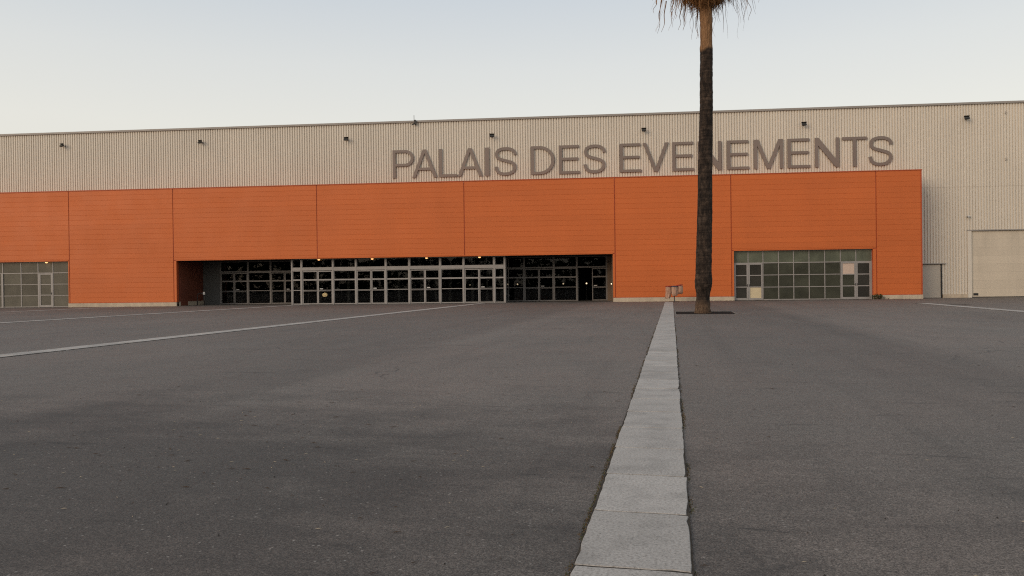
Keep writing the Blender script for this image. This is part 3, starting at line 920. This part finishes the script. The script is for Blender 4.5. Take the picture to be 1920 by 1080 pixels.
def bag(cx, cy, zt, zb, r, seed, tail):
    rr = random.Random(seed); vs = []; fs = []; nz, na = 14, 24
    for i in range(nz + 1):
        t = i / nz; z = zt + (zb - zt) * t
        for q in range(na):
            a = 2 * PI * q / na
            f = r * (1 + .06 * math.sin(t * 3) - .10 * t - .22 * max(0, t - .8) / .2)
            f *= 1 + .13 * math.sin(a * 5 + seed) * (.3 + t) + .06 * noise.noise((math.cos(a) * 2, math.sin(a) * 2, z * 5 + seed))
            x = cx + f * math.cos(a) + tail * max(0, t - .5); vs.append((x, cy + f * .8 * math.sin(a), z - .03 * math.sin(a * 3 + seed) * t))
    for i in range(nz):
        for q in range(na): fs.append((i*na+q, i*na+(q+1) % na, (i+1)*na+(q+1) % na, (i+1)*na+q))
    fs.append(tuple(nz*na+q for q in range(na)))
    return MB().add(vs, fs)
def lid(cx, cy, z, r, tilt):
    mb = MB().cyl((0, 0, 0), r, .03, 20).cyl((0, 0, .03), r * .97, .035, 20, r * .80)
    mb.v = [(cx + x * math.cos(tilt) - z_ * math.sin(tilt), cy + y, z + x * math.sin(tilt) + z_ * math.cos(tilt)) for x, y, z_ in mb.v]
    return mb
bag(-.42, 0, 1.09, .26, .205, 1, -.16).build('bag', M['bag'], bs, smooth=True)
bag(-.03, -.12, 1.09, .42, .215, 2, .03).build('bag', M['bag'], bs, smooth=True)
bag(.38, .04, 1.16, .56, .235, 3, .0).build('bag', M['bag'], bs, smooth=True)
lid(-.42, 0, 1.09, .235, .03).build('lid', M['red'], bs)
lid(-.03, -.12, 1.09, .235, .02).build('lid', M['blue'], bs)
lid(.38, .04, 1.16, .255, .16).build('lid', M['red'], bs)

# ------------------------------------------------------------------ palm
PX, PY = 5.58, 34.55
M['bark'] = mt = mat('palm_bark', (.06, .045, .034), .9, 0, .25)
n = N(mt); v = n.coord()
sx = n.node('ShaderNodeSeparateXYZ'); n.link(v, sx.inputs[0])
bn = n.noise(n.coord((6, 6, 2.2)), 1.0, 6, .7)
dark = n.ramp(bn, [(.28, (.008, .0055, .0045)), (.48, (.036, .0245, .018)), (.70, (.10, .069, .049))])
ringn = n.ramp(n.noise(n.coord((.6, .6, 9)), 1.0, 4, .7, .3), [(.38, .50), (.6, 1.15)])
dark = n.mix(1.0, dark, ringn, 'MULTIPLY')
fib = n.ramp(n.noise(n.coord((20, 20, 2.5)), 1.0, 5, .7), [(.3, (.12, .062, .028)), (.6, (.30, .165, .082)), (.8, (.40, .24, .13))])
lowb = n.ramp(n.noise(n.coord((14, 14, 9)), 1.0, 5, .75), [(.3, (.03, .018, .012)), (.55, (.13, .082, .052)), (.8, (.22, .15, .10))])
edge = n.math('ADD', sx.outputs[2], n.math('MULTIPLY', n.math('SUBTRACT', n.noise(n.coord((3, 3, .4)), 1.0, 3), .5), .5))
c = n.mix(n.ramp(n.math('DIVIDE', edge, 20.0), [(.603, 0.0), (.609, 1.0)]), dark, fib)
c = n.mix(n.ramp(n.math('DIVIDE', edge, 2.0), [(.22, 1.0), (.36, 0.0)]), c, lowb)
n.base(c)
n.bump(n.math('ADD', bn, n.noise(n.coord((16, 16, 12)), 1.0, 4, .7)), .9, .05)
M['dead'] = mt = mat('dead_frond', (.16, .09, .045), .85, 0, .2)
n = N(mt); o_ = n.node('ShaderNodeNewGeometry'); n.base(n.ramp(n.noise(o_.outputs['Position'], 5, 4), [(.3, (.085, .042, .018)), (.55, (.27, .135, .055)), (.75, (.42, .23, .105))]))
M['frond'] = mt = mat('green_frond', (.06, .09, .03), .6, 0, .4)
n = N(mt); o_ = n.node('ShaderNodeNewGeometry'); n.base(n.ramp(n.noise(o_.outputs['Position'], 1.5, 4), [(.3, (.035, .055, .02)), (.7, (.09, .12, .04))]))

palm = empty('palm_tree', (PX, PY, -.10))
tag(palm, 'tall fan palm with dark bare trunk and hanging dead fronds', 'palm tree')
prof = [(-.2, .40), (.0, .375), (.30, .350), (.55, .325), (.78, .300), (.98, .312), (1.12, .335), (1.24, .362), (1.34, .392), (1.55, .392), (1.75, .374), (2.2, .358), (3.2, .348), (4.5, .334), (6.9, .318), (9.3, .290),
        (11.7, .284), (12.15, .280), (12.35, .268), (13.0, .268), (14.2, .272), (16.2, .26), (17.0, .15)]
axis = [(0, 0), (2, .06), (4.5, .13), (7, .19), (9.4, .25), (11.8, .29), (14.2, .29), (17, .27)]
def lerp(tab, x):
    for (a, va), (b, vb) in zip(tab[:-1], tab[1:]):
        if x <= b: return va + (vb - va) * max(0, (x - a)) / (b - a)
    return tab[-1][1]
t_ = MB(); NZ, NA = 330, 40
for i in range(NZ + 1):
    z = -.2 + 17.1 * (i / NZ)
    r0 = lerp(prof, z)
    ring = .010 * noise.noise((0, 5, z * 4.3)) + .006 * noise.noise((3, 5, z * 13))
    for q in range(NA):
        a = 2 * PI * q / NA
        ca, sa = math.cos(a), math.sin(a)
        d = .016 * noise.noise((ca * 1.3, sa * 1.3, z * .9)) + .014 * noise.noise((ca * 4, sa * 4, z * 3.5)) + .008 * noise.noise((ca * 9, sa * 9, z * 8))
        if z < .75: d += (.75 - z) * .055 * noise.noise((ca * 7, sa * 7, z * 5 + 9))
        if 1.1 < z < 1.75: d += .04 * noise.noise((ca * 5, sa * 5, z * 6 + 4))
        rr = max(.05, r0 + ring + d)
        t_.v.append((lerp(axis, z) + rr * ca, rr * sa, z))
for i in range(NZ):
    for q in range(NA): t_.f.append((i*NA+q, i*NA+(q+1) % NA, (i+1)*NA+(q+1) % NA, (i+1)*NA+q))
t_.f.append(tuple(NZ*NA+q for q in range(NA)))
t_.build('trunk', M['bark'], palm, smooth=True)

CX = .29
def strand(mb, p0, p1, w0, wav, rr, seg=7):
    """a hanging ribbon with a shallow V section"""
    p0, p1 = Vector(p0), Vector(p1)
    ang = rr.uniform(0, PI); sdv = Vector((math.cos(ang), math.sin(ang), 0)); fd = Vector((-sdv.y, sdv.x, 0))
    ph = rr.uniform(0, 9); f1 = rr.uniform(4, 9) if seg < 10 else rr.uniform(6, 13)
    base = len(mb.v)
    for i in range(seg + 1):
        t = i / seg
        p = p0.lerp(p1, t) + sdv * wav * math.sin(ph + f1 * t) * t + fd * wav * math.cos(ph * 1.3 + f1 * .8 * t) * t
        w_ = w0 * (1 - .75 * t)
        mb.v += [tuple(p - sdv * w_), tuple(p + fd * w_ * .6), tuple(p + sdv * w_)]
    for i in range(seg):
        for k_ in range(2):
            a = base + i * 3 + k_
            mb.f.append((a, a + 1, a + 4, a + 3))
rr = random.Random(11)
sk = MB()
for i in range(1350):
    a = rr.uniform(0, 2 * PI); r_ = .27 + 1.36 * math.sqrt(rr.random())
    zb = 14.28 + .32 * max(0, r_ - .3) + rr.gauss(0, .20)
    z1 = zb + rr.uniform(.5, 1.5)
    r1 = r_ * rr.uniform(.6, .95)
    strand(sk, (CX + r1 * math.cos(a), r1 * math.sin(a), z1), (CX + r_ * math.cos(a), r_ * math.sin(a), zb), rr.uniform(.010, .026), .04, rr, 5)
sk1 = sk.build('dead_frond_skirt', M['dead'], palm)
sk1['kind'] = 'stuff'
sk = MB()
for i in range(110):
    a = rr.uniform(0, 2 * PI); r_ = .4 + 2.2 * math.sqrt(rr.random())
    zb = rr.uniform(13.0, 14.2) + .15 * (r_ - .5)
    if rr.random() < .12: zb -= rr.uniform(.1, .45)
    z1 = max(zb + rr.uniform(.7, 1.3), 14.4 + .25 * r_)
    strand(sk, (CX + r_ * .9 * math.cos(a), r_ * .9 * math.sin(a), z1), (CX + r_ * math.cos(a), r_ * math.sin(a), zb), rr.uniform(.012, .030), rr.uniform(.04, .11), rr, 20)
sk2 = sk.build('hanging_threads', M['dead'], palm)
sk2['kind'] = 'stuff'
# fan leaves: dead ones folded down under the crown, green ones above
def fan(nb, L, w0, droop):
    mb = MB(); mb.tube([(0, 0, 0), (.5, 0, .10), (.95, 0, .08)], [.03, .022, .016], 5)
    for k_ in range(nb):
        a = R(-78 + 156 * k_ / (nb - 1))
        l = L * (1 - .25 * abs(a) / R(78))
        d = Vector((math.cos(a), math.sin(a), 0)); q = Vector((-d.y, d.x, 0))
        base = len(mb.v); seg = 5
        for i in range(seg + 1):
            t = i / seg
            p = Vector((.93, 0, .08)) + d * l * t + Vector((0, 0, -droop * l * max(0, t - .35) ** 2 * 1.6))
            w_ = w0 * (math.sin(PI * min(1, .12 + t * .88)) ** .6) * (1 - .5 * t) + .003
            mb.v += [tuple(p - q * w_ + Vector((0, 0, .012))), tuple(p), tuple(p + q * w_ + Vector((0, 0, .012)))]
        for i in range(seg):
            for z_ in range(2):
                b0 = base + i * 3 + z_; mb.f.append((b0, b0 + 1, b0 + 4, b0 + 3))
    return mb.mesh('fan_leaf')
gm = [fan(22, .95, .034, .75), fan(24, 1.05, .032, 1.0)]
for g_ in gm: g_.materials.append(M['frond'])
dm = [fan(18, .85, .03, 1.6), fan(16, .95, .028, 1.9)]
for g_ in dm: g_.materials.append(M['dead'])
for i in range(46):
    o = mobj('green_frond', gm[i % 2], None, palm)
    el = R(70 - 95 * (i / 46)); a = i * 2.399963
    o.location = (CX + .12 * math.cos(a), .12 * math.sin(a), 16.9 - .7 * i / 46)
    o.rotation_euler = (rr.uniform(-.4, .4), -el, a)
    o.scale = (1.15,) * 3
for i in range(40):
    o = mobj('dead_frond', dm[i % 2], None, palm)
    el = R(-35 - 40 * (i / 40)); a = i * 2.399963 + .5
    o.location = (CX + .2 * math.cos(a), .2 * math.sin(a), 16.3 - .7 * i / 40)
    o.rotation_euler = (rr.uniform(-.4, .4), -el, a)

# ------------------------------------------------------------------ small growth and litter
M['weed'] = mat('weed_leaf', (.07, .072, .022), .7, 0, .3)
M['weedb'] = mat('dry_moss', (.13, .085, .04), .9, 0, .2)
M['leafb'] = mat('dry_leaf', (.05, .03, .016), .8, 0, .2)
M['straw'] = mat('straw', (.40, .34, .25), .8, 0, .2)
M['speck'] = mat('dark_speck', (.014, .012, .011), .8, 0, .2)
wp = empty('weed_plant', (21.68, YF - .24, 0))
wp.scale = (1.15, 1.0, 1.25)
tag(wp, 'low dark leafy weed at the foot of the plinth right of the glazed wall', 'weed')
lv = MB(); stm = MB()
for i in range(34):
    a = rr.uniform(0, 2 * PI); L = rr.uniform(.12, .62); hgt = rr.uniform(.05, .30)
    e_ = Vector((L * math.cos(a) * 1.05, L * .35 * math.sin(a), hgt))
    stm.tube([(0, 0, 0), (e_.x * .5, e_.y * .5, hgt * .75), tuple(e_)], .006, 4)
    for q in range(4):
        d = Vector((rr.uniform(-1, 1), rr.uniform(-1, 1), rr.uniform(-.4, .6))).normalized(); s2 = d.cross(Vector((rr.random(), rr.random(), 1))).normalized()
        l = rr.uniform(.07, .15); c0 = e_ * rr.uniform(.75, 1.0)
        n0 = d.cross(s2) * .012
        lv.add([c0, c0 + d * l * .5 + s2 * l * .32, c0 + d * l, c0 + d * l * .5 - s2 * l * .32, c0 + d * l * .5 + n0], [(0, 1, 4), (1, 2, 4), (2, 3, 4), (3, 0, 4)])
lv.build('leaf_cluster', M['weed'], wp); stm.build('stem', M['leafb'], wp)

# moss and dry grass along the near strip
def tuft(mb, x, y, n_, h, rr):
    for _ in range(n_):
        a = rr.uniform(0, 2 * PI); b0 = Vector((x + rr.gauss(0, .008), y + rr.gauss(0, .02), .0))
        d = Vector((math.cos(a) * rr.uniform(.2, .9), math.sin(a) * rr.uniform(.2, .9), 1)).normalized()
        q = Vector((-math.sin(a), math.cos(a), 0)) * rr.uniform(.0015, .004)
        hh = h * rr.uniform(.5, 1.3)
        mb.add([b0 - q, b0 + q, b0 + d * hh * .6 + q * .7, b0 + d * hh + Vector((math.cos(a), math.sin(a), -.3)) * hh * .4], [(0, 1, 2), (0, 2, 3)])
mg, mbn = MB(), MB()
for sidev in (-1, 1):
    vv = 1.5
    while vv < 26:
        dens = noise.noise((vv * .55, sidev * 5.0, 2)) * .5 + .5 + .35 * noise.noise((vv * 2.2, sidev * 3.0, 7))
        if dens > .47:
            x, y = -.20 + sidev * (SLW / 2 + .012 + rr.gauss(0, .006)), vv
            X, Y = uv2w(x, y)
            tuft(mbn if rr.random() < .68 else mg, X, Y, 6 if vv < 10 else 4, .007 + .022 * max(0, dens - .47), rr)
        vv += .016 if vv < 8 else .03
o = mbn.build('dry_moss', M['weedb']); tag(o, 'brown dry moss growing along both edges of the near paving strip', 'moss', kind='stuff')
o = mg.build('green_moss', M['weed']); tag(o, 'green grassy moss tufts along the edges of the near paving strip', 'moss', kind='stuff')

# fallen bits: straw, twigs, leaf scraps, dark specks
bits = {'straw': MB(), 'leafb': MB(), 'speck': MB()}
def bit(kd, x, y, L, W, a, z=.004):
    d = Vector((math.cos(a), math.sin(a), 0)); q = Vector((-d.y, d.x, 0)); c0 = Vector((x, y, z)); hgt = Vector((0, 0, W * .8 + .002))
    bits[kd].add([c0 - d * L, c0 - d * L * .2 - q * W, c0 + d * L, c0 + d * L * .1 + q * W, c0 + hgt], [(0, 1, 4), (1, 2, 4), (2, 3, 4), (3, 0, 4)])
for i in range(560):
    y = 2.6 + 34 * rr.random() ** 2.0
    x = rr.uniform(-.85, .75) * y - .09 * y
    if rr.random() < .35: x, y = rr.gauss(-3.2, 1.6), rr.gauss(6.4, 1.4)
    kd = rr.choices(('straw', 'leafb', 'speck'), (.40, .42, .18))[0]
    s_ = rr.uniform(.35, .95) * (1 + y * .02)
    if kd == 'straw': bit(kd, x, y, .022 * s_, .0022 * s_, rr.uniform(0, PI))
    elif kd == 'leafb': bit(kd, x, y, rr.uniform(.012, .055) * s_, .0035 * s_, rr.uniform(-.6, .6))
    else: bit(kd, x, y, .010 * s_, .005 * s_, rr.uniform(0, PI))
# litter gathered against the plinth and doors
for i in range(160):
    x = rr.uniform(8, 24); y = YF - .08 - abs(rr.gauss(0, .12))
    bit(rr.choice(('leafb', 'speck')), x, y, rr.uniform(.03, .10), .02, rr.uniform(-.4, .4))
for i in range(14):
    bit('speck', 13.1 + rr.gauss(0, .16), YF - .15 + rr.gauss(0, .05), .10, .05, rr.uniform(-.4, .4))
    bit('speck', 14.75 + rr.gauss(0, .06), YF - .12 + rr.gauss(0, .03), .06, .05, rr.uniform(-.4, .4))
labs = {'straw': ('fallen_straw', 'pale straw scraps scattered over the asphalt'), 'leafb': ('fallen_leaves', 'brown leaf and twig scraps scattered over the asphalt'), 'speck': ('dark_grit', 'small dark specks of grit scattered over the asphalt')}
for kd, mb in bits.items():
    o = mb.build(labs[kd][0], M[kd]); tag(o, labs[kd][1], 'litter', kind='stuff')
dc = empty('drain_cover', (20.4, 42.0, .0), GROT)
tag(dc, 'dark flat drain cover beside the right paving strip', 'drain cover')
MB().box(-.45, .45, -.3, .3, -.02, .012).build('frame', M['darkmetal'], dc)
gb = MB()
for i in range(9): gb.box(-.40, .40, -.26 + i * .058, -.23 + i * .058, .012, .02)
gb.build('grating', M['black'], dc)

# unseen tree row added behind the camera to darken the entrance recess and glass reflections
M['blockerleaf'] = mt = mat('blocker_foliage', (.045, .055, .026), .8, 0, .2)
n = N(mt); o_ = n.node('ShaderNodeNewGeometry'); n.base(n.ramp(n.noise(o_.outputs['Position'], .5, 4), [(.3, (.022, .03, .012)), (.7, (.065, .075, .035))]))
tr_ = MB()
rt_ = random.Random(3)
for i in range(9000):
    x = rt_.uniform(-190, 190)
    top = 8.2 + 2.6 * noise.noise((x * .09, 1, 3)) + 1.5 * noise.noise((x * .31, 4, 3))
    z = top * (1 - rt_.random() ** 1.3 * .97)
    y = -58 + rt_.gauss(0, 2.2)
    s_ = rt_.uniform(.5, 1.3)
    d = Vector((rt_.gauss(0, 1), rt_.gauss(0, 1), rt_.gauss(0, 1))).normalized(); q = d.cross(Vector((rt_.gauss(0, 1), rt_.gauss(0, 1), rt_.gauss(0, 1)))).normalized()
    c0 = Vector((x, y, max(z, .4)))
    e3 = d.cross(q) * s_ * .3
    tr_.add([c0 - d * s_, c0 + q * s_ * .8, c0 + d * s_, c0 - q * s_ * .8, c0 + e3], [(0, 1, 4), (1, 2, 4), (2, 3, 4), (3, 0, 4)])
o = tr_.build('blocker_trees', M['blockerleaf'])
tag(o, 'added unseen row of dark trees behind the camera, shading the entrance recess', 'trees', kind='stuff')
